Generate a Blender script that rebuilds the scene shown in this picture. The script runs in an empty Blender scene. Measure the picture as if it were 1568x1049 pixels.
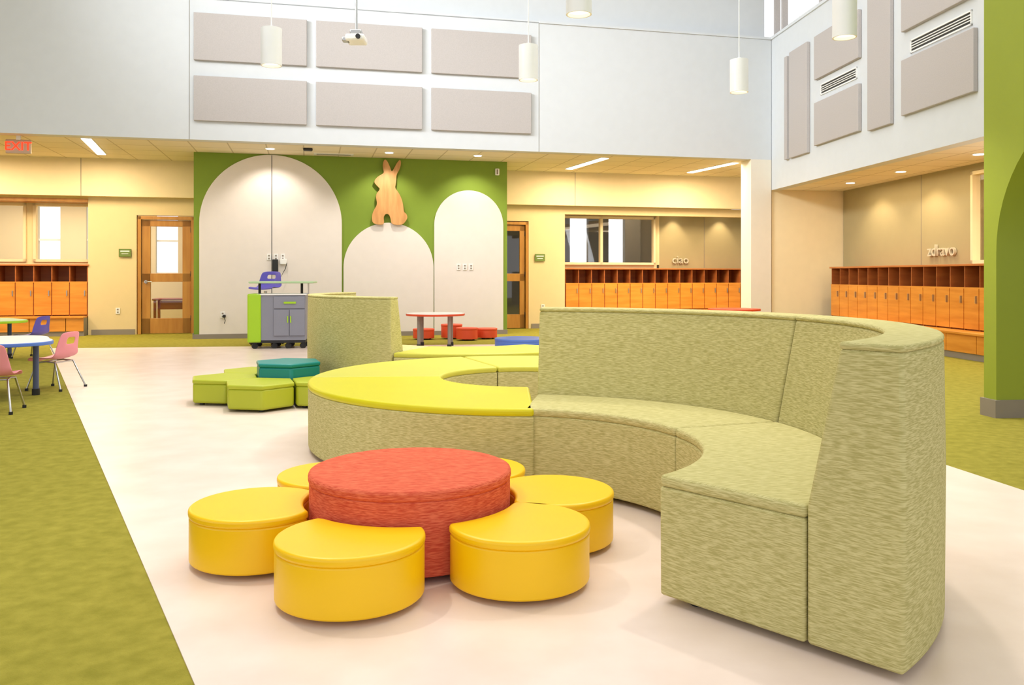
import bpy, bmesh, math, random
from mathutils import Vector, Matrix
random.seed(3)
sc = bpy.context.scene
sc.view_settings.view_transform = 'Standard'
col = sc.collection

def lin(c):
    out=[]
    for v in c:
        v=v/255.0
        out.append(v/12.92 if v<=0.04045 else ((v+0.055)/1.055)**2.4)
    return (out[0],out[1],out[2],1)

def mat(name, c, rough=0.6, c2=None, scale=(6,6,6), detail=3, bump=0.0, bscale=None, metal=0, emis=0, ecol=None, spec=0.5, lo=0.35, hi=0.65):
    m=bpy.data.materials.new(name); m.use_nodes=True
    nt=m.node_tree; b=nt.nodes['Principled BSDF']
    b.inputs['Base Color'].default_value=lin(c)
    b.inputs['Roughness'].default_value=rough
    b.inputs['Metallic'].default_value=metal
    b.inputs['Specular IOR Level'].default_value=spec
    if emis:
        b.inputs['Emission Color'].default_value=lin(ecol or c)
        b.inputs['Emission Strength'].default_value=emis
    tc=nt.nodes.new('ShaderNodeTexCoord')
    mp=nt.nodes.new('ShaderNodeMapping'); mp.inputs['Scale'].default_value=scale
    nt.links.new(tc.outputs['Object'],mp.inputs['Vector'])
    n=nt.nodes.new('ShaderNodeTexNoise'); n.inputs['Scale'].default_value=1; n.inputs['Detail'].default_value=detail
    nt.links.new(mp.outputs['Vector'],n.inputs['Vector'])
    r=nt.nodes.new('ShaderNodeValToRGB')
    r.color_ramp.elements[0].position=lo; r.color_ramp.elements[1].position=hi
    if c2 is None: c2=[max(0,v*0.99) for v in c]
    r.color_ramp.elements[0].color=lin(c2); r.color_ramp.elements[1].color=lin(c)
    nt.links.new(n.outputs['Fac'],r.inputs['Fac'])
    nt.links.new(r.outputs['Color'],b.inputs['Base Color'])
    if bump:
        bp=nt.nodes.new('ShaderNodeBump'); bp.inputs['Strength'].default_value=bump; bp.inputs['Distance'].default_value=0.01
        n2=nt.nodes.new('ShaderNodeTexNoise'); n2.inputs['Scale'].default_value=1
        mp2=nt.nodes.new('ShaderNodeMapping'); mp2.inputs['Scale'].default_value=bscale or scale
        nt.links.new(tc.outputs['Object'],mp2.inputs['Vector']); nt.links.new(mp2.outputs['Vector'],n2.inputs['Vector'])
        nt.links.new(n2.outputs['Fac'],bp.inputs['Height']); nt.links.new(bp.outputs['Normal'],b.inputs['Normal'])
    return m

def fabric(name,c,c2,horiz=30,vert=300):
    m=mat(name,c,0.9,spec=0.2); nt=m.node_tree; b=nt.nodes['Principled BSDF']
    for l in list(b.inputs['Base Color'].links): nt.links.remove(l)
    tc=nt.nodes.new('ShaderNodeTexCoord')
    def streak(s):
        mp=nt.nodes.new('ShaderNodeMapping'); mp.inputs['Scale'].default_value=s
        nt.links.new(tc.outputs['Object'],mp.inputs['Vector'])
        n=nt.nodes.new('ShaderNodeTexNoise'); n.inputs['Scale'].default_value=1; n.inputs['Detail'].default_value=2
        nt.links.new(mp.outputs['Vector'],n.inputs['Vector']); return n.outputs['Fac']
    a=streak((horiz,horiz,vert)); t=streak((horiz,vert,horiz))
    g=nt.nodes.new('ShaderNodeNewGeometry'); sx=nt.nodes.new('ShaderNodeSeparateXYZ'); nt.links.new(g.outputs['Normal'],sx.inputs[0])
    gt=nt.nodes.new('ShaderNodeMath'); gt.operation='GREATER_THAN'; gt.inputs[1].default_value=0.7; nt.links.new(sx.outputs['Z'],gt.inputs[0])
    mx=nt.nodes.new('ShaderNodeMix'); nt.links.new(gt.outputs[0],mx.inputs['Factor']); nt.links.new(a,mx.inputs[2]); nt.links.new(t,mx.inputs[3])
    r=nt.nodes.new('ShaderNodeValToRGB'); r.color_ramp.elements[0].position=.36; r.color_ramp.elements[1].position=.64
    r.color_ramp.elements[0].color=lin(c2); r.color_ramp.elements[1].color=lin(c)
    nt.links.new(mx.outputs[0],r.inputs['Fac']); nt.links.new(r.outputs['Color'],b.inputs['Base Color'])
    bp=nt.nodes.new('ShaderNodeBump'); bp.inputs['Strength'].default_value=.2; bp.inputs['Distance'].default_value=.002
    nt.links.new(mx.outputs[0],bp.inputs['Height']); nt.links.new(bp.outputs['Normal'],b.inputs['Normal'])
    return m

M={}
M['vinyl']=mat('vinyl_floor',(240,222,212),.34,(229,209,197),(3.5,3.5,3.5),9,lo=.3,hi=.7)
M['carpet']=mat('carpet',(166,156,66),.95,(138,132,48),(14,14,14),10,bump=.5,bscale=(220,220,220),spec=.1,lo=.25,hi=.75)
M['upper']=mat('upper_wall',(210,214,218),.7)
M['panel']=mat('acoustic_panel',(184,178,176),.95,(178,172,170),(80,80,80))
M['beige']=mat('beige_wall',(226,204,156),.8)
M['beige2']=mat('beige_wall_light',(232,214,174),.8)
M['pillar']=mat('pillar_wall',(232,224,208),.8)
M['olive']=mat('olive_wall',(166,152,112),.85)
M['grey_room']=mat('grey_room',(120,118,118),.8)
M['green']=mat('green_wall',(124,150,44),.75)
M['lime_col']=mat('green_portal',(146,160,44),.6)
M['white']=mat('white_panel',(230,222,216),.6)
M['trim']=mat('base_trim',(140,130,118),.6)
M['metal']=mat('metal',(190,190,190),.3,metal=1)
M['dark']=mat('dark_plastic',(25,25,27),.5)
M['black']=mat('black_line',(60,60,60),.8)
M['seam']=mat('seam_line',(160,158,152),.8)
M['wood']=mat('locker_wood',(226,150,54),.4,(208,130,38),(1.5,1.5,14),5)
M['woodd']=mat('locker_inner_wood',(170,94,38),.55,(154,80,30),(2,2,14),5)
M['woodtop']=mat('counter_wood',(196,122,62),.35,(180,106,50),(2,2,14),5)
M['door']=mat('door_wood',(194,138,58),.4,(176,118,42),(10,10,1.5),5)
M['bunny']=mat('birch_wood',(216,162,100),.5,(196,140,80),(12,12,2),5)
M['whitep']=mat('white_plastic',(238,238,236),.35)
M['letter']=mat('wall_letter_finish',(200,192,168),.5)
M['pendant']=mat('pendant_metal',(236,238,240),.35)
M['glow']=mat('lamp_glow',(255,246,230),.5,emis=7)
M['glow2']=mat('lamp_glow_soft',(255,236,205),.5,emis=2.0)
M['fab']=fabric('sage_fabric',(206,198,142),(172,164,104))
M['lime']=mat('lime_vinyl',(208,200,10),.42,spec=.4)
M['lime2']=mat('lime_vinyl_soft',(198,194,66),.5)
M['poufg']=mat('pouf_green_vinyl',(172,180,34),.45)
M['teal']=mat('teal_vinyl',(10,132,128),.4)
M['yellow']=mat('yellow_vinyl',(248,198,2),.36)
M['red']=fabric('coral_fabric',(226,116,84),(196,76,54))
M['redv']=mat('orange_red_vinyl',(214,74,36),.45)
M['purple']=mat('purple_plastic',(92,84,186),.4)
M['pink']=mat('pink_plastic',(236,148,160),.4)
M['blue']=mat('blue_edge',(84,120,200),.45)
M['bluedk']=mat('blue_grey_leg',(78,88,120),.4)
M['limep']=mat('lime_plastic',(164,208,30),.4)
M['cabgrey']=mat('cabinet_grey',(136,138,152),.5)
M['sage']=mat('sage_laminate',(176,206,160),.4)
M['exit']=mat('exit_red',(255,40,10),.5,emis=3)
M['exitbg']=mat('exit_face',(190,165,140),.5)
M['sign']=mat('sign_green',(110,130,60),.6)
g=bpy.data.materials.new('glass_pane'); g.use_nodes=True; nt=g.node_tree
for n in list(nt.nodes): nt.nodes.remove(n)
o=nt.nodes.new('ShaderNodeOutputMaterial'); mxs=nt.nodes.new('ShaderNodeMixShader'); tr=nt.nodes.new('ShaderNodeBsdfTransparent'); gl=nt.nodes.new('ShaderNodeBsdfGlossy')
gl.inputs['Roughness'].default_value=.02; mxs.inputs[0].default_value=.05
nt.links.new(tr.outputs[0],mxs.inputs[1]); nt.links.new(gl.outputs[0],mxs.inputs[2]); nt.links.new(mxs.outputs[0],o.inputs[0])
M['glass']=g
def grid_mat(name,c,mortar,w,h,ms,rough):
    ct=mat(name,c,rough); nt=ct.node_tree; b=nt.nodes['Principled BSDF']
    for l in list(b.inputs['Base Color'].links): nt.links.remove(l)
    tc=nt.nodes.new('ShaderNodeTexCoord'); br=nt.nodes.new('ShaderNodeTexBrick'); br.offset=0
    br.inputs['Scale'].default_value=1; br.inputs['Brick Width'].default_value=w; br.inputs['Row Height'].default_value=h; br.inputs['Mortar Size'].default_value=ms
    br.inputs['Color1'].default_value=lin(c); br.inputs['Color2'].default_value=lin([v*.98 for v in c]); br.inputs['Mortar'].default_value=lin(mortar)
    nt.links.new(tc.outputs['Object'],br.inputs['Vector']); nt.links.new(br.outputs['Color'],b.inputs['Base Color']); return ct
M['tile']=grid_mat('ceiling_tile',(236,226,204),(196,184,158),.61,.61,.012,.9)

# ---------- helpers
A=math.radians(13.5); O=(-5.56,15.0)
RA=math.atan2(-.996,.0896); RO=(4.90,16.05)
def FB(s,t,z=0): return (O[0]+s*math.cos(A)-t*math.sin(A), O[1]+s*math.sin(A)+t*math.cos(A), z)
def FR(r,d,z=0): return (RO[0]+r*math.cos(RA)-d*math.sin(RA), RO[1]+r*math.sin(RA)+d*math.cos(RA), z)

def grp(name,loc=(0,0,0),rot=0):
    e=bpy.data.objects.new(name,None); e.location=loc; e.rotation_euler=(0,0,rot); e.empty_display_size=.1; col.objects.link(e); return e
def finish(bm,name,m,parent=None,loc=(0,0,0),rot=0,bevel=0,seg=2,smooth=True,angle=35):
    bmesh.ops.recalc_face_normals(bm,faces=bm.faces)
    me=bpy.data.meshes.new(name); bm.to_mesh(me); bm.free()
    for mm in (m if isinstance(m,list) else [m]): me.materials.append(mm)
    if smooth:
        for p in me.polygons: p.use_smooth=True
        try: me.set_sharp_from_angle(angle=math.radians(angle))
        except Exception: pass
    o=bpy.data.objects.new(name,me); o.location=loc
    if isinstance(rot,tuple): o.rotation_euler=rot
    else: o.rotation_euler=(0,0,rot)
    if parent: o.parent=parent
    col.objects.link(o)
    if bevel:
        md=o.modifiers.new('bevel','BEVEL'); md.width=bevel; md.segments=seg; md.limit_method='ANGLE'; md.angle_limit=math.radians(40); md.harden_normals=False
    return o
def addbox(bm,x0,x1,y0,y1,z0,z1,mi=0):
    vs=[bm.verts.new(p) for p in [(x0,y0,z0),(x1,y0,z0),(x1,y1,z0),(x0,y1,z0),(x0,y0,z1),(x1,y0,z1),(x1,y1,z1),(x0,y1,z1)]]
    for f in [(0,3,2,1),(4,5,6,7),(0,1,5,4),(1,2,6,5),(2,3,7,6),(3,0,4,7)]:
        fc=bm.faces.new([vs[i] for i in f]); fc.material_index=mi
def boxes(name,L,m,parent=None,loc=(0,0,0),rot=0,bevel=0):
    bm=bmesh.new()
    for b in L: addbox(bm,*b)
    return finish(bm,name,m,parent,loc,rot,bevel,smooth=False)
def box(p,name,c,s,m,bevel=0,rot=0):
    bm=bmesh.new(); addbox(bm,-s[0]/2,s[0]/2,-s[1]/2,s[1]/2,-s[2]/2,s[2]/2)
    return finish(bm,name,m,p,c,rot,bevel,smooth=bevel>0)
def prism(p,name,pts,z0,z1,m,bevel=0,loc=(0,0,0),rot=0,seg=3):
    bm=bmesh.new()
    lo=[bm.verts.new((x,y,z0)) for x,y in pts]; hi=[bm.verts.new((x,y,z1)) for x,y in pts]
    bm.faces.new(lo[::-1]); bm.faces.new(hi); n=len(pts)
    for i in range(n): bm.faces.new([lo[i],lo[(i+1)%n],hi[(i+1)%n],hi[i]])
    return finish(bm,name,m,p,loc,rot,bevel,seg)
def vprism(p,name,pts,y0,y1,m,bevel=0,loc=(0,0,0),rot=0):
    bm=bmesh.new()
    lo=[bm.verts.new((x,y0,z)) for x,z in pts]; hi=[bm.verts.new((x,y1,z)) for x,z in pts]
    f1=bm.faces.new(lo); f2=bm.faces.new(hi[::-1]); n=len(pts)
    for i in range(n): bm.faces.new([lo[i],lo[(i+1)%n],hi[(i+1)%n],hi[i]])
    bm.normal_update()
    bmesh.ops.triangulate(bm,faces=[f1,f2],ngon_method='EAR_CLIP')
    return finish(bm,name,m,p,loc,rot,bevel,1)
def cyl(p,name,c,r,h,m,seg=24,r2=None,bevel=0,rot=0):
    bm=bmesh.new(); bmesh.ops.create_cone(bm,cap_ends=True,segments=seg,radius1=r,radius2=r if r2 is None else r2,depth=h)
    return finish(bm,name,m,p,c,rot,bevel)
def tube(p,name,pts,r,m,closed=False):
    cu=bpy.data.curves.new(name,'CURVE'); cu.dimensions='3D'; cu.bevel_depth=r; cu.bevel_resolution=3; cu.use_fill_caps=True
    s=cu.splines.new('POLY'); s.points.add(len(pts)-1); s.use_cyclic_u=closed
    for i,q in enumerate(pts): s.points[i].co=(*q,1)
    cu.materials.append(m); o=bpy.data.objects.new(name,cu); o.parent=p; col.objects.link(o); return o
def sweep(p,name,prof,a0,a1,m,n=40,bevel=.012,seg=3):
    bm=bmesh.new(); rings=[]
    for i in range(n+1):
        a=math.radians(a0+(a1-a0)*i/n)
        rings.append([bm.verts.new((r*math.cos(a),r*math.sin(a),z)) for r,z in prof])
    k=len(prof)
    for i in range(n):
        for j in range(k):
            bm.faces.new([rings[i][j],rings[i][(j+1)%k],rings[i+1][(j+1)%k],rings[i+1][j]])
    bm.faces.new(rings[0]); bm.faces.new(rings[-1][::-1])
    return finish(bm,name,m,p,bevel=bevel,seg=seg)
def text(p,name,s,size,ext,m,loc,rotz):
    cu=bpy.data.curves.new(name,'FONT'); cu.body=s; cu.size=size; cu.extrude=ext; cu.align_x='CENTER'; cu.align_y='CENTER'
    cu.materials.append(m); o=bpy.data.objects.new(name,cu); o.location=loc; o.rotation_euler=(math.pi/2,0,rotz)
    if p: o.parent=p
    col.objects.link(o); return o
def chaikin(P,n=2):
    for _ in range(n):
        Q=[]
        for i in range(len(P)):
            a=P[i]; b=P[(i+1)%len(P)]
            Q.append((a[0]*.75+b[0]*.25,a[1]*.75+b[1]*.25)); Q.append((a[0]*.25+b[0]*.75,a[1]*.25+b[1]*.75))
        P=Q
    return P
def light(kind,name,loc,power,color=(1,1,1),size=.3,sy=None,rot=(0,0,0),spot=None,blend=.5):
    l=bpy.data.lights.new(name,kind); l.energy=power; l.color=color
    if kind=='AREA':
        l.size=size
        if sy: l.shape='RECTANGLE'; l.size_y=sy
    elif kind=='SPOT':
        l.spot_size=math.radians(spot); l.spot_blend=blend; l.shadow_soft_size=size
    else: l.shadow_soft_size=size
    o=bpy.data.objects.new(name,l); o.location=loc; o.rotation_euler=rot; col.objects.link(o); return o
WARM=(1,.80,.54)

# ---------- floor
boxes('floor',[(-16,14,-4,28,-.1,0)],M['carpet'])
prism(None,'floor_vinyl',[(-.867,2.32),(1.68,-2.0),(4.6,-2.0),(2.66,4.41),(2.56,5.0),(1.05,13.9),(-7.1,13.05)],0.0,.004,M['vinyl'])

# ---------- feature wall (green, with arches)
boxes('wall_back_feature',[(-.06,5.62,0,1.45,0,3.3)],M['green'],loc=FB(0,0),rot=A)
def arch(c,r,zc,n=48):
    P=[(c-r,.08),(c+r,.08)]
    for i in range(n+1):
        a=math.pi*i/n; P.append((c+r*math.cos(a),zc+r*math.sin(a)))
    return P
for c,r,zc in [(1.27,1.235,2.055),(3.365,.83,1.27),(4.875,.665,2.07)]:
    vprism(None,'wall_arch_panel',arch(c,r,zc),-.03,0.0,M['white'],.006,FB(0,0),A)
boxes('trim_arch_seam',[(1.262,1.274,-.034,-.03,.08,3.28)],M['black'],loc=FB(0,0),rot=A)
boxes('baseboard_back',[(-.06,5.62,-.045,0,0,.08),(-.075,-.06,-.045,1.4,0,.1)],M['trim'],loc=FB(0,0),rot=A)

bp=[(-20,62),(-23,66),(-19,73),(-11,78),(-7,81),(-9,88),(-9,96),(-6,103),(-1,98),(3,88),(5,82),(9,89),(13,97),(18,103),(20,97),(17,86),(12,78),(12,70),(11,63),(10,57),(15,51),(20,42),(23,31),(24,19),(28,17),(30,11),(27,5),(22,-1),(8,-1),(4,2),(3,10),(0,16),(-5,16),(-8,11),(-7,3),(-8,-1),(-20,-1),(-26,3),(-26,14),(-23,22),(-19,28),(-18,34),(-20,41),(-19,48),(-13,55),(-16,58)]
k=.0117
vprism(None,'wooden_rabbit_sign',chaikin([(x*k,y*k) for x,y in bp],2),-.10,-.06,M['bunny'],.003,FB(3.35,0,2.07),A)

# ---------- rear walls
rear=[]
W0,W1=1.5,1.62
rear+=[(-2.06,-1.27,W0,W1,0,2.6),(-.21,-.06,W0,W1,0,2.6),(-1.27,-.21,W0,W1,2.27,2.6)]
rear+=[(-8,-2.06,1.95,2.05,0,1.38),(-8,-2.06,1.95,2.05,2.5,2.6),(-2.12,-2.06,1.5,2.05,0,2.6),(-3.30,-3.18,1.95,2.05,1.38,2.5)]
rear+=[(5.6,5.68,W0,W1,0,2.6),(6.44,7.24,W0,W1,0,2.6),(5.68,6.44,W0,W1,2.27,2.6),(7.24,13,W0,W1,2.43,2.6)]
rear+=[(7.18,7.24,W1,2.1,0,2.43),(7.24,9.56,2.0,2.1,0,1.36),(7.24,9.56,2.0,2.1,2.43,2.6),(9.5,9.62,2.0,2.1,1.36,2.6)]
boxes('wall_rear',rear,M['beige'],loc=FB(0,0),rot=A)
boxes('wall_rear_alcove',[(9.62,13,2.0,2.1,0,2.6)],M['olive'],loc=FB(0,0),rot=A)
boxes('trim_alcove_seam',[(10.72,10.73,1.995,2.0,1.3,2.6)],M['trim'],loc=FB(0,0),rot=A)
boxes('wall_bulkhead_rear',[(-8,-.06,1.3,1.46,2.6,3.3),(5.62,13,1.3,1.46,2.6,3.3)],M['beige2'],loc=FB(0,0),rot=A)
boxes('trim_bulkhead_seam',[(-2.2,-2.19,1.295,1.3,2.6,3.3),(7.4,7.41,1.295,1.3,2.6,3.3)],M['trim'],loc=FB(0,0),rot=A)
boxes('baseboard_rear',[(-2.06,-1.3,1.48,1.5,0,.1),(6.5,7.24,1.48,1.5,0,.1)],M['trim'],loc=FB(0,0),rot=A)
def frame_window(name,s0,s1,z0,z1,t,mull,m,loc,rot):
    g=grp(name,loc,rot)
    L=[(s0,s1,t-.06,t+.06,z0,z0+.05),(s0,s1,t-.06,t+.06,z1-.05,z1),(s0,s0+.05,t-.06,t+.06,z0,z1),(s1-.05,s1,t-.06,t+.06,z0,z1)]
    for q in mull: L.append((q-.03,q+.03,t-.06,t+.06,z0,z1))
    boxes('frame',L,m,g)
    boxes('glass',[(s0+.04,s1-.04,t-.004,t+.004,z0+.04,z1-.04)],M['glass'],g)
    return g
frame_window('window_1',7.26,9.5,1.36,2.43,1.98,[8.22],M['beige2'],FB(0,0),A)
frame_window('window_2',-3.18,-2.12,1.38,2.5,1.98,[],M['beige2'],FB(0,0),A)
frame_window('window_3',-8,-3.3,1.38,2.5,1.98,[-5.5],M['beige2'],FB(0,0),A)
boxes('trim_window_head',[(-8,-2.12,1.46,1.9,2.5,2.56)],M['door'],loc=FB(0,0),rot=A)
def wallwith(x0,x1,t0,t1,z1,holes,zl,zh):
    L=[(x0,x1,t0,t1,0,zl),(x0,x1,t0,t1,zh,z1)]
    xs=[x0]+[v for h in holes for v in h]+[x1]
    for i in range(0,len(xs),2): L.append((xs[i],xs[i+1],t0,t1,zl,zh))
    return L
boxes('wall_classroom_left',wallwith(-9,2,5.0,5.15,3.0,[(-3.96,-3.5),(-2.97,-2.6),(-1.5,-1.02)],1.15,2.7)+[(2,2.1,1.6,5.15,0,3)],M['beige2'],loc=FB(0,0),rot=A)
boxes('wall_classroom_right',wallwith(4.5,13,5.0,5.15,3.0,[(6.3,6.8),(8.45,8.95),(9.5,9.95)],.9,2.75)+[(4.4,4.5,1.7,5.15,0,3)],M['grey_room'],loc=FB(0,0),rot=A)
boxes('ceiling_classroom',[(-9,13,1.62,5.15,2.95,3.05)],M['beige2'],loc=FB(0,0),rot=A)
boxes('window_outside_frames',[(a,b,5.06,5.1,1.15+q,1.19+q) for a,b in [(-3.96,-3.5),(-2.97,-2.6),(-1.5,-1.02)] for q in (0,.75,1.51)],M['whitep'],loc=FB(0,0),rot=A)
gd=grp('classroom_desk',FB(-.75,3.3),A)
box(gd,'top',(0,0,.62),(1.0,.6,.04),M['woodd'],.01)
for sx in(-.45,.45):
    for sy in(-.25,.25): box(gd,'leg',(sx,sy,.3),(.05,.05,.6),M['woodd'])
box(gd,'drawer',(0,-.2,.5),(.8,.04,.18),M['woodd'])

def door(name,w,s,t):
    g=grp(name,FB(s,t),A)
    fr=.06; h=2.25
    boxes('frame',[(0,fr,-.04,.1,0,h),(w-fr,w,-.04,.1,0,h),(0,w,-.04,.1,h-fr,h)],M['door'],g,bevel=.004)
    a=fr+.01;b=w-fr-.01; st=.15*w
    boxes('leaf',[(a,a+st,0,.045,.01,h-fr-.01),(b-st,b,0,.045,.01,h-fr-.01),(a,b,0,.045,.01,.30),(a,b,0,.045,1.0,1.16),(a,b,0,.045,2.06,h-fr-.01)],M['door'],g,bevel=.004)
    boxes('glass',[(a+st,b-st,.018,.026,.3,1.0),(a+st,b-st,.018,.026,1.16,2.06)],M['glass'],g)
    tube(g,'lever',[(a+.07,0,1.0),(a+.07,-.05,1.0),(a+.18,-.05,1.0)],.011,M['metal'])
    cyl(g,'rosette',(a+.07,-.005,1.0),.03,.012,M['metal'],rot=(math.pi/2,0,0))
    boxes('hinge',[(b-.005,b+.01,-.012,0,zz,zz+.1) for zz in(.25,1.1,1.95)],M['dark'],g)
door('door_1',1.02,-1.25,1.52); door('door_2',.74,5.69,1.52)

def room_sign(loc,rot):
    g=grp('room_sign',loc,rot); box(g,'plate',(0,-.01,0),(.22,.02,.15),M['sign'],.004); box(g,'lettering',(0,-.022,.03),(.16,.003,.02),M['whitep']); box(g,'lettering_low',(0,-.022,-.02),(.12,.003,.012),M['whitep'])
room_sign(FB(-1.47,1.48,1.55),A); room_sign(FB(6.68,1.48,1.5),A)
def outlet(loc,rot):
    g=grp('wall_outlet',loc,rot); box(g,'plate',(0,-.005,0),(.075,.01,.115),M['whitep'],.003)
    for z in(-.025,.025): box(g,'socket',(0,-.011,z),(.03,.003,.028),M['trim'])
for s,z in [(4.67,1.28),(4.79,1.28),(4.91,1.28),(1.22,1.45),(1.34,1.45),(1.46,1.45),(.43,.42)]: outlet(FB(s,-.033,z),A)
outlet(FB(-1.6,1.495,.45),A); outlet(FB(6.75,1.495,.45),A)
g=grp('wall_intercom',FB(1.33,-.04,1.3),A); box(g,'body',(0,-.04,0),(.10,.08,.22),M['dark'],.01); box(g,'bracket',(.14,-.03,.07),(.12,.04,.1),M['whitep'],.008)
tube(g,'cord',[(.03,-.06,-.1),(.1,-.07,-.2),(.18,-.06,-.05),(.2,-.04,.05)],.006,M['dark'])
g=grp('wall_thermostat',FB(5.42,-.005,3.1),A); box(g,'body',(0,-.02,0),(.08,.04,.13),M['whitep'],.01); box(g,'slot',(0,-.042,0),(.03,.003,.09),M['trim'])
g=grp('power_plug',FB(.46,-.05,.4),A); box(g,'body',(0,-.03,0),(.05,.05,.05),M['dark'],.01); tube(g,'cord',[(0,-.04,-.02),(.02,-.05,-.08),(.0,-.03,-.13)],.006,M['dark'])

# ---------- atrium upper walls
boxes('wall_upper_back',[(-8.2,10.4,-1.45,-1.25,3.3,5.58)],M['upper'],loc=FB(0,0),rot=A)
boxes('wall_upper_back_clerestory',[(-8.2,10.4,-1.2,-1.05,5.5,7.6)],M['upper'],loc=FB(0,0),rot=A)
boxes('trim_back_sill',[(5.86,10.4,-1.48,-1.2,5.56,5.6),(-8.2,5.86,-1.45,-1.2,5.56,5.6)],M['upper'],loc=FB(0,0),rot=A)
boxes('trim_back_joints',[(.048,.058,-1.454,-1.45,3.3,5.58),(5.852,5.862,-1.454,-1.45,3.3,5.58)],M['seam'],loc=FB(0,0),rot=A)
for x0 in (.124,2.03,3.945):
    for z0,z1 in ((3.6,4.32),(4.57,5.33)):
        boxes('acoustic_panel',[(0,1.76,-.058,-.003,0,z1-z0)],M['panel'],loc=FB(x0,-1.45,z0),rot=A,bevel=.008)
boxes('wall_upper_right',[(0,13,0,.2,2.73,5.58)],M['upper'],loc=FR(0,0),rot=RA)
boxes('trim_right_sill',[(0,13,-.03,.25,5.56,5.61)],M['upper'],loc=FR(0,0),rot=RA)
mul=[(r,r+.07,.05,.15,5.61,7.4) for r in [0,.35,1.9,3.45,5,6.55,8.1,9.65,11.2,12.9]]
boxes('window_clerestory_right',mul+[(0,13,.05,.15,7.4,7.6),(0,13,.05,.15,6.5,6.55)],M['panel'],loc=FR(0,0),rot=RA)
def rp(r0,r1,z0,z1,m=None):
    boxes('acoustic_panel',[(0,r1-r0,-.063,-.003,0,z1-z0)],m or M['panel'],loc=FR(r0,0,z0),rot=RA,bevel=.008)
rp(.74,.85,3.2,5.05); rp(.95,1.68,3.2,5.08)
rp(1.95,3.43,3.27,3.98); rp(1.95,3.43,4.36,5.08)
rp(3.7,4.32,3.22,5.2)
rp(4.6,6.15,3.27,4.02); rp(4.6,6.15,4.4,5.2)
rp(6.45,7.0,3.2,5.2)
for r0,r1 in((2.1,3.3),(4.75,6.05)):
    g=grp('air_vent',FR(r0,0,4.08),RA); w=r1-r0
    boxes('frame',[(0,w,-.02,0,0,.02),(0,w,-.02,0,.16,.18),(0,.02,-.02,0,0,.18),(w-.02,w,-.02,0,0,.18)],M['whitep'],g)
    boxes('slot',[(.02,w-.02,-.006,-.001,.02,.16)],M['black'],g)
    boxes('louver',[(.02,w-.02,-.018,-.006,z,z+.012) for z in(.052,.085,.119)],M['whitep'],g)
boxes('corner_pillar',[(-.42,0,-.0,.38,0,3.3)],M['pillar'],loc=FB(10.4,-1.45),rot=A)
boxes('wall_right_return',[(-.2,-.02,.02,1.6,0,2.73)],M['beige2'],loc=FR(0,0),rot=RA)
boxes('wall_right',[(0,3.9,1.42,1.56,0,2.73),(3.9,13,1.42,1.56,0,1.27),(3.9,13,1.42,1.56,2.62,2.73)],M['olive'],loc=FR(0,0),rot=RA)
boxes('trim_right_seam',[(2.6,2.61,1.415,1.42,1.27,2.73)],M['trim'],loc=FR(0,0),rot=RA)
frame_window('window_4',3.9,9,1.29,2.62,1.45,[5.8],M['beige2'],FR(0,0),RA)
boxes('wall_room_right',[(2,13,4.5,4.6,0,3),(2,2.1,1.56,4.5,0,3)],M['beige2'],loc=FR(0,0),rot=RA)
boxes('ceiling_right',[(-.02,13,.2,4.6,2.73,2.85)],M['tile'],loc=FR(0,0),rot=RA)
boxes('ceiling_soffit_back',[(-8.2,13,-1.25,1.3,3.3,3.4)],M['tile'],loc=FB(0,0),rot=A)
boxes('ceiling',[(-9,13,-18,-1.05,7.6,7.75)],M['upper'],loc=FB(0,0),rot=A)
boxes('wall_left',[(-8.35,-8.2,-10,5,0,7.6)],M['beige'],loc=FB(0,0),rot=A)

text(None,'wall_word_ciao','ciao',.25,.02,M['letter'],FB(10.12,1.965,1.47),A)
text(None,'wall_word_zdravo','zdravo',.26,.02,M['letter'],FR(3.2,1.39,1.5),RA)

# ---------- green arch portal at right
PO=(3.81,6.68)
P=[(-.15,0),(0,0),(0,1.30)]
for i in range(1,33):
    a=math.pi-math.pi*i/32; P.append((1.05+1.05*math.cos(a),1.30+1.05*math.sin(a)))
P+=[(2.1,0),(3.2,0),(3.2,7.6),(-.15,7.6)]
vprism(None,'wall_green_arch_portal',P,0,.26,M['lime_col'],0,(PO[0],PO[1],0),RA)
boxes('baseboard_portal',[(-.17,.02,-.02,.28,0,.14),(2.08,3.22,-.02,.28,0,.14)],M['trim'],loc=(PO[0],PO[1],0),rot=RA)

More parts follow.
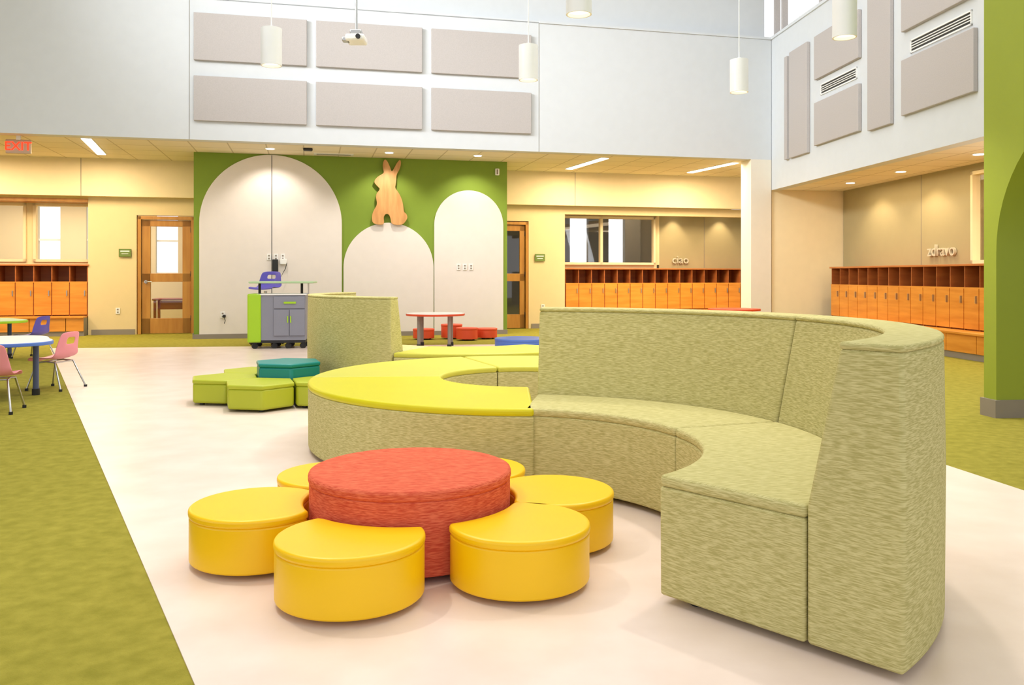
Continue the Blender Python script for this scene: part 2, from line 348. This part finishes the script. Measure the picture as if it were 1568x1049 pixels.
# ---------- lockers
def lockers(name,L,w,loc,rot,h=1.28,zc=.95,D=.42,bd=.30):
    g=grp(name,loc,rot); n=round(L/w); w=L/n
    boxes('carcass',[(0,L,D-.02,D,.0,h-.03),(0,L,.02,D,zc-.02,zc),(0,L,.02,D,.36,.38)]+[(max(0,i*w-.009),i*w+.009,0,D,.36,h-.03) for i in range(n+1)],M['woodd'],g)
    boxes('counter',[(-.03,L+.03,-.03,D,h-.03,h)],M['woodtop'],g,bevel=.004)
    bm=bmesh.new()
    for i in range(n): addbox(bm,i*w+.008,(i+1)*w-.008,-.015,.005,.385,zc-.01)
    finish(bm,'doors',M['wood'],g,bevel=.003,smooth=False)
    boxes('handles',[((i+1)*w-.05,(i+1)*w-.035,-.04,-.015,.74,.84) for i in range(n)],M['metal'],g)
    boxes('shelf_edge',[(0,L,-.015,.01,zc-.012,zc+.008)],M['wood'],g)
    boxes('bench_top',[(0,L,-bd,.0,.33,.365)],M['wood'],g,bevel=.006)
    boxes('bench_panels',[(i*w*2+.006,min(L,(i+1)*w*2)-.006,-bd+.03,-bd+.05,.09,.33) for i in range((n+1)//2)],M['wood'],g)
    boxes('bench_body',[(0,L,-bd+.05,.3,.0,.09),(0,.02,-bd+.05,.0,.09,.33),(L-.02,L,-bd+.05,.0,.09,.33)],M['trim'],g)
lockers('cubby_lockers',5.8,.30,FB(-7.93,1.5),A,h=1.33,zc=1.0)
lockers('cubby_lockers',5.0,.30,FB(7.27,1.55),A)
lockers('cubby_lockers',7.6,.33,FR(.43,.98),RA)

# ---------- ceiling fixtures
def downlight(loc,energy,spot=95,col_=WARM,tilt=None):
    g=grp('recessed_downlight',loc); cyl(g,'ring',(0,0,-.004),.095,.008,M['whitep'],32); cyl(g,'lens',(0,0,-.010),.07,.004,M['glow'],32)
    l=light('SPOT','bulb',(0,0,-.03),energy,col_,.05,spot=spot,blend=.6,rot=tilt or (0,0,0)); l.parent=g
tilt=(math.radians(24),0,A)
for q in (1.27,3.3,4.9): downlight(FB(q,-.75,3.3),72,105,(1,.90,.78),tilt)
for r in (1.4,3.0,4.9,7.0): downlight(FR(r,.85,2.73),42,110,WARM,(math.radians(16),0,RA))
for q in (9.95,11.1): downlight(FB(q,1.75,2.58),30,80,WARM,(math.radians(14),0,A))
def linear(a,b,z,power=50):
    a=Vector(a);b=Vector(b); d=b-a; ang=math.atan2(d.y,d.x); c=(a+b)/2
    g=grp('linear_ceiling_light',(c.x,c.y,z),ang); L=d.length
    boxes('housing',[(-L/2-.01,L/2+.01,-.08,.08,-.012,0)],M['whitep'],g); boxes('lens',[(-L/2,L/2,-.07,.07,-.02,-.012)],M['glow'],g)
    l=light('AREA','tube',(0,0,-.04),power,WARM,L,.1); l.parent=g
linear((-6.75,13.45),(-7.35,15.2),3.3,65); linear((1.16,17.3),(1.72,15.7),3.3,65); linear((3.75,17.9),(4.3,16.35),3.3,65)
linear((-9.5,13.2),(-10,14.7),3.3,65)
g=grp('ceiling_vent',FB(2.35,-.3,3.3),A); boxes('frame',[(-.35,.35,-.1,.1,-.012,0)],M['whitep'],g); boxes('slot',[(-.3,.3,y,y+.02,-.014,-.012) for y in(-.07,-.03,.01,.05)],M['seam'],g)
g=grp('ceiling_speaker',FB(1.9,-.9,3.3),A); box(g,'plate',(0,0,-.02),(.16,.16,.04),M['dark'],.02)
g=grp('exit_sign',(-7.7,13.25,3.13),A); box(g,'face',(0,0,0),(.36,.04,.22),M['exitbg'],.01); box(g,'stem',(0,0,.14),(.06,.04,.07),M['whitep']); text(g,'letters','EXIT',.19,.004,M['exit'],(0,-.025,0),0)

for x,y in ((-2.33,8.22),(.17,8.83),(2.52,9.42),(.52,6.61),(2.84,7.25)):
    g=grp('pendant_light',(x,y,3.15)); 
    bm=bmesh.new()
    n=40; R=.1; prof=[(R-.012,.03),(R-.012,0.0),(R,0.0),(R,.36),(0.02,.365)]
    rings=[[bm.verts.new((r*math.cos(2*math.pi*i/n),r*math.sin(2*math.pi*i/n),z)) for i in range(n)] for r,z in prof]
    for a_,b_ in zip(rings,rings[1:]):
        for i in range(n): bm.faces.new([a_[i],a_[(i+1)%n],b_[(i+1)%n],b_[i]])
    finish(bm,'shade',M['pendant'],g)
    cyl(g,'lens',(0,0,.03),R-.012,.006,M['glow2'],40)
    cyl(g,'cap',(0,0,.37),.022,.03,M['pendant']); tube(g,'cable',[(0,0,.38),(0,0,4.45)],.006,M['pendant'])
    l=light('SPOT','bulb',(0,0,.0),150,(1,.92,.80),.06,spot=110,blend=.8); l.parent=g
# further pendants hang over the seating, above the view
for x,y in ((-1.6,3.6),(1.6,4.2)):
    g=grp('pendant_light',(x,y,3.15)); cyl(g,'shade',(0,0,.18),.1,.36,M['pendant'],40); cyl(g,'lens',(0,0,-.004),.088,.008,M['glow2'],40); tube(g,'cable',[(0,0,.38),(0,0,4.45)],.006,M['pendant'])
    l=light('SPOT','bulb',(0,0,-.02),110,(1,.92,.80),.06,spot=120,blend=.8); l.parent=g
g=grp('ceiling_projector',(-1.65,9.0,3.62)); tube(g,'pole',[(0,0,.1),(0,0,3.98)],.014,M['metal'])
box(g,'body',(0,0,0),(.20,.24,.07),M['whitep'],.02); cyl(g,'lens',(.04,-.125,0),.025,.03,M['dark'],rot=(math.pi/2,0,0)); box(g,'mount',(0,0,.07),(.12,.12,.05),M['metal'],.01); box(g,'wing',(-.1,-.03,-.01),(.08,.08,.05),M['metal'],.01)

# ---------- curved seating
BZ=.03
def ring_feet(g,rs,angs):
    for a in angs:
        for r in rs:
            cyl(g,'foot',(r*math.cos(math.radians(a)),r*math.sin(math.radians(a)),.017),.03,.03,M['dark'],12)
def seat_mod(g,ri,ro,a0,a1,mtop,n=36):
    sweep(g,'seat_base',[(ri+.004,BZ),(ro-.004,BZ),(ro-.002,.40),(ri+.002,.40)],a0,a1,M['fab'],n,.010)
    sweep(g,'seat_top',[(ri,.398),(ro,.398),(ro,.44),(ri,.44)],a0,a1,mtop,n,.016,4)
def back_mod(g,a0,a1,n=36,foot=1.38,top=1.465,ro=1.665,h=.93):
    sweep(g,'back_rest',[(foot,BZ),(ro-.004,BZ),(ro,.5),(ro-.006,h-.02),(top+.015,h-.02),(foot,.44)],a0,a1,M['fab'],n,.012)
    sweep(g,'back_cap',[(top+.012,h-.022),(ro-.005,h-.022),(ro-.005,h),(top+.012,h)],a0,a1,M['fab'],n,.010)
g=grp('curved_sofa',(-.07,3.52,.0))
for a0,a1 in ((-47,18.6),(19,81)):
    seat_mod(g,.84,1.378,a0,a1,M['fab']); back_mod(g,a0,a1)
ring_feet(g,(.95,1.55),(-42,-10,15,25,50,76))
g=grp('curved_bench',(.10,5.78,0))
for (a0,a1,m) in ((184,270.5,M['lime']),(111,183.4,M['lime2']),(45,110.4,M['lime2'])):
    seat_mod(g,.58,1.45,a0,a1,m)
ring_feet(g,(.7,1.33),(50,100,118,178,190,225,262))
g=grp('curved_sofa',(-.50,8.98,0))
seat_mod(g,.84,1.378,150,249.5,M['fab']); back_mod(g,150,249.5,ro=1.62)
ring_feet(g,(.95,1.5),(155,200,245))
g=grp('curved_bench',(-.50,8.98,0))
seat_mod(g,.84,1.60,250,318,M['lime2']); ring_feet(g,(.95,1.5),(255,285,313))

# ---------- flower table + petals
T=Vector((-.411,3.45))
g=grp('round_ottoman_table',(T.x,T.y,0))
cyl(g,'body',(0,0,.167),.403,.276,M['red'],96,bevel=.006); cyl(g,'top',(0,0,.322),.407,.04,M['red'],96,bevel=.012)
for a in range(0,360,60): cyl(g,'foot',(.3*math.cos(math.radians(a)),.3*math.sin(math.radians(a)),.017),.03,.03,M['dark'],12)
def petal(ang,dist,R=.258,rt=.424):
    c=Vector((T.x+dist*math.cos(math.radians(ang)),T.y+dist*math.sin(math.radians(ang))))
    g=grp('petal_stool',(c.x,c.y,0))
    def outline(R,rt):
        pts=[];N=96
        for i in range(N):
            a=2*math.pi*i/N; d=Vector((math.cos(a),math.sin(a))); p=d*R; q=c-T
            if (q+p).length<rt:
                bq=q.dot(d); cc=q.length_squared-rt*rt; disc=bq*bq-cc
                tt=-bq-math.sqrt(max(disc,0)); p=d*tt
            pts.append((p.x,p.y))
        return pts
    prism(g,'body',outline(R-.003,rt+.003),.024,.195,M['yellow'],.008)
    prism(g,'top',outline(R,rt),.193,.226,M['yellow'],.012,seg=4)
    for a in (60,180,300): 
        aa=math.radians(ang+a); cyl(g,'foot',(.15*math.cos(aa),.15*math.sin(aa),.014),.02,.02,M['dark'],12)
petal(-106,.535); petal(-38.5,.56); petal(11,.59); petal(190,.60); petal(134,.56); petal(67,.55)

# ---------- hexagon set
def hexo(name,cx,cy,R,h,m,rot):
    g=grp(name,(cx,cy,0),rot)
    pts=[(R*math.cos(math.pi/3*i),R*math.sin(math.pi/3*i)) for i in range(6)]
    p2=[(x*.985,y*.985) for x,y in pts]
    prism(g,'body',p2,.025,h-.032,m,.02,seg=3); prism(g,'top',pts,h-.035,h,m,.012,seg=3)
    for i in (0,2,4): cyl(g,'foot',(pts[i][0]*.7,pts[i][1]*.7,.015),.022,.025,M['dark'],12)
hc=(-2.03,7.70); hexo('hexagon_ottoman_table',*hc,.31,.345,M['teal'],math.radians(-130))
for i in (0,1,4,5):
    a=math.radians(-100+60*i); hexo('hexagon_stool',hc[0]+.545*math.cos(a),hc[1]+.545*math.sin(a),.308,.226,M['poufg'],a+math.radians(30))

# ---------- round tables with legs
def rtable(name,x,y,r,h,mt,me,rot=0,lobes=0,legs=M['bluedk'],n=4):
    g=grp(name,(x,y,0),rot)
    N=72; pts=[]
    for i in range(N):
        a=2*math.pi*i/N; rr=r*(1+(.09*math.cos(lobes*a) if lobes else 0)); pts.append((rr*math.cos(a),rr*math.sin(a)))
    prism(g,'edge',pts,h-.035,h-.004,me,.006); prism(g,'top',[(a*.985,b*.985) for a,b in pts],h-.005,h,mt,.002)
    for i in range(n):
        a=2*math.pi*(i+.5)/n; q=r*.72
        cyl(g,'leg',(q*math.cos(a),q*math.sin(a),(h-.03)/2+.03),.026,h-.09,legs,20); cyl(g,'glide',(q*math.cos(a),q*math.sin(a),.03),.034,.06,M['dark'],20)
rtable('activity_table',-4.84,7.72,.62,.53,M['whitep'],M['blue'],-.2,4)
rtable('activity_table',-7.1,11.2,.6,.53,M['sage'],M['limep'],.1,4)
rtable('round_table',-1.2,13.3,.46,.53,M['whitep'],M['redv'],0,0,M['trim'])
rtable('round_table',3.9,14.9,.45,.54,M['redv'],M['redv'],0,0,M['trim'])
def drum(x,y,r,h,m,name='drum_stool'):
    g=grp(name,(x,y,0)); cyl(g,'body',(0,0,h/2),r-.004,h-.05,m,48,bevel=.006); cyl(g,'top',(0,0,h-.02),r,.04,m,48,bevel=.01)
    for a in(0,120,240): cyl(g,'foot',(r*.6*math.cos(math.radians(a)),r*.6*math.sin(math.radians(a)),.014),.02,.028,M['dark'],10)
for x,y,h in ((-1.55,14.9,.19),(-1.07,15.05,.26),(-.78,14.7,.22),(-.45,15.05,.19)): drum(x,y,.19,h,M['redv'])
drum(.15,13.2,.42,.15,M['blue'],'round_blue_ottoman')

# ---------- chairs
def chair(name,x,y,rot,m,sh=.30,w=.34,high=False):
    g=grp(name,(x,y,0),rot)
    prof=[(.17,sh-.03),(.155,sh+.0),(.10,sh+.004),(0,sh-.008),(-.09,sh-.004),(-.135,sh+.03),(-.16,sh+.09),(-.175,sh+.15),(-.19,sh+.21),(-.205,sh+.27)]
    bm=bmesh.new(); NW=10; rows=[]
    for i,(py,pz) in enumerate(prof):
        row=[]
        f=1.0 if i<6 else (1.0-.06*(i-5)) 
        for j in range(NW+1):
            u=-1+2*j/NW; dz=.018*u*u if i<6 else -.02*(u**4)*(1 if i==len(prof)-1 else 0); dy=.03*u*u if i>=6 else 0
            row.append(bm.verts.new((u*w/2*f,py+dy,pz+dz)))
        rows.append(row)
    for i in range(len(rows)-1):
        for j in range(NW):
            if i==7 and 3<=j<=6: continue
            bm.faces.new([rows[i][j],rows[i][j+1],rows[i+1][j+1],rows[i+1][j]])
    o=finish(bm,'shell',m,g,angle=80); sd=o.modifiers.new('solid','SOLIDIFY'); sd.thickness=.010; ss=o.modifiers.new('sub','SUBSURF'); ss.levels=1; ss.render_levels=2
    if not high:
        for sx in(-1,1):
            tube(g,'leg_frame',[(sx*.18,.17,.015),(sx*.13,.10,sh-.03),(sx*.12,0,sh-.02),(sx*.13,-.10,sh-.03),(sx*.18,-.20,.015)],.009,M['metal'])
            for yy in(.17,-.20): cyl(g,'glide',(sx*.18,yy,.012),.016,.024,M['dark'],12)
        tube(g,'cross_bar',[(-.13,.08,sh-.03),(.13,.08,sh-.03)],.008,M['metal']); tube(g,'cross_bar_rear',[(-.13,-.09,sh-.03),(.13,-.09,sh-.03)],.008,M['metal'])
    else:
        cyl(g,'post',(0,0,sh/2),.025,sh-.1,M['metal']); cyl(g,'foot_ring_hub',(0,0,.3),.04,.03,M['dark'])
        tube(g,'foot_ring',[(.2*math.cos(t*math.pi/12),.2*math.sin(t*math.pi/12),.3) for t in range(24)],.01,M['metal'],True)
        tube(g,'ring_spoke',[(-.2,0,.3),(.2,0,.3)],.008,M['metal'])
        for k_ in range(5):
            a=2*math.pi*k_/5; tube(g,'base_arm',[(0,0,.12),(.27*math.cos(a),.27*math.sin(a),.08)],.018,M['dark']); cyl(g,'caster',(.27*math.cos(a),.27*math.sin(a),.032),.032,.03,M['dark'],rot=(math.pi/2,0,a))
chair('child_chair',-4.52,8.40,math.radians(80),M['pink'])
chair('child_chair',-4.26,6.98,math.radians(15),M['pink'])
chair('child_chair',-6.55,11.6,math.radians(80),M['purple'])
chair('rolling_stool_chair',-4.02,13.85,math.radians(165),M['purple'],sh=.92,w=.44,high=True)

# ---------- teacher cart
g=grp('teacher_cart',(-3.62,13.22,0),math.radians(8))
boxes('cabinet',[(-.28,.42,-.26,.26,.13,.82)],M['cabgrey'],g,bevel=.006)
boxes('cabinet_doors',[(-.05,.175,-.28,-.26,.2,.60),(.185,.41,-.28,-.26,.2,.60),(-.05,.41,-.28,-.26,.62,.80)],M['cabgrey'],g,bevel=.004)
boxes('end_panel',[(-.44,-.24,-.29,.28,.10,.84)],M['limep'],g,bevel=.02)
boxes('door_pulls',[(.15,.165,-.295,-.28,.4,.5),(.195,.21,-.295,-.28,.4,.5),(.1,.28,-.295,-.28,.69,.72)],M['limep'],g)
boxes('base',[(-.38,.42,-.26,.26,.09,.13)],M['dark'],g)
boxes('lower_top',[(-.30,.44,-.28,.28,.82,.84)],M['whitep'],g,bevel=.004)
boxes('work_surface',[(-.42,.55,-.30,.30,1.0,1.03)],M['sage'],g,bevel=.012)
for sx in(-.3,.34):
    tube(g,'post',[(sx,0,.82),(sx,0,1.0)],.02,M['dark'])
tube(g,'rail',[(.46,-.2,1.0),(.46,-.2,.84),(.40,-.2,.84)],.012,M['metal'])
for sx in(-.34,-.05,.16,.38):
    for sy in(-.22,.22): cyl(g,'caster',(sx,sy,.045),.045,.035,M['dark'],rot=(math.pi/2,0,.4)); box(g,'caster_fork',(sx,sy,.085),(.03,.05,.03),M['dark'])

# ---------- lights
up=light('AREA','atrium_fill_lamp',(-.5,7.0,7.4),640,(.98,.98,1.0),11,9)  # added overhead fill for the atrium; the ceiling has no skylight opening
l2=light('AREA','left_wash_fill',FR(6,.0,6.5),300,(.92,.96,1.0),12,1.6)
l2.rotation_euler=Vector((-1,-.1,-.35)).to_track_quat('-Z','Z').to_euler()
l3=light('AREA','left_wash_fill',(-7.5,7.5,6.6),170,(.95,.98,1.0),5,1.4)  # added fill that brightens the back wall; the left wall has no windows
l3.rotation_euler=(Vector((2.8,15.5,4.6))-Vector((-7.5,7.5,6.6))).to_track_quat('-Z','Y').to_euler(); l3.data.spread=math.radians(60)
for p,e in ((FB(-4,-.1,3.22),95),(FB(8.5,-.1,3.22),95)):
    light('AREA','corridor_lamp',p,e,WARM,4,1.2,rot=(0,0,A))
light('AREA','alcove_lamp',FR(5,.75,2.68),75,WARM,.8,8,rot=(0,0,RA+math.pi/2))
light('AREA','classroom_lamp',FB(-3,3.4,2.85),130,(1,.88,.68),4,1.5,rot=(0,0,A))
light('AREA','classroom_lamp',FB(9,3.4,2.85),12,(1,.9,.8),3,1.5,rot=(0,0,A))
light('AREA','side_room_lamp',FR(6,3,2.65),80,WARM,3,1.5)

w=bpy.data.worlds.new('world'); sc.world=w; w.use_nodes=True
w.node_tree.nodes['Background'].inputs[0].default_value=(.97,.98,1,1); w.node_tree.nodes['Background'].inputs[1].default_value=1.15

cam=bpy.data.cameras.new('camera'); cam.sensor_width=36; cam.lens=36*1300/1568; cam.shift_y=-.0654
co=bpy.data.objects.new('camera',cam); co.location=(0,0,1.12); co.rotation_euler=(math.pi/2,0,0); col.objects.link(co); sc.camera=co
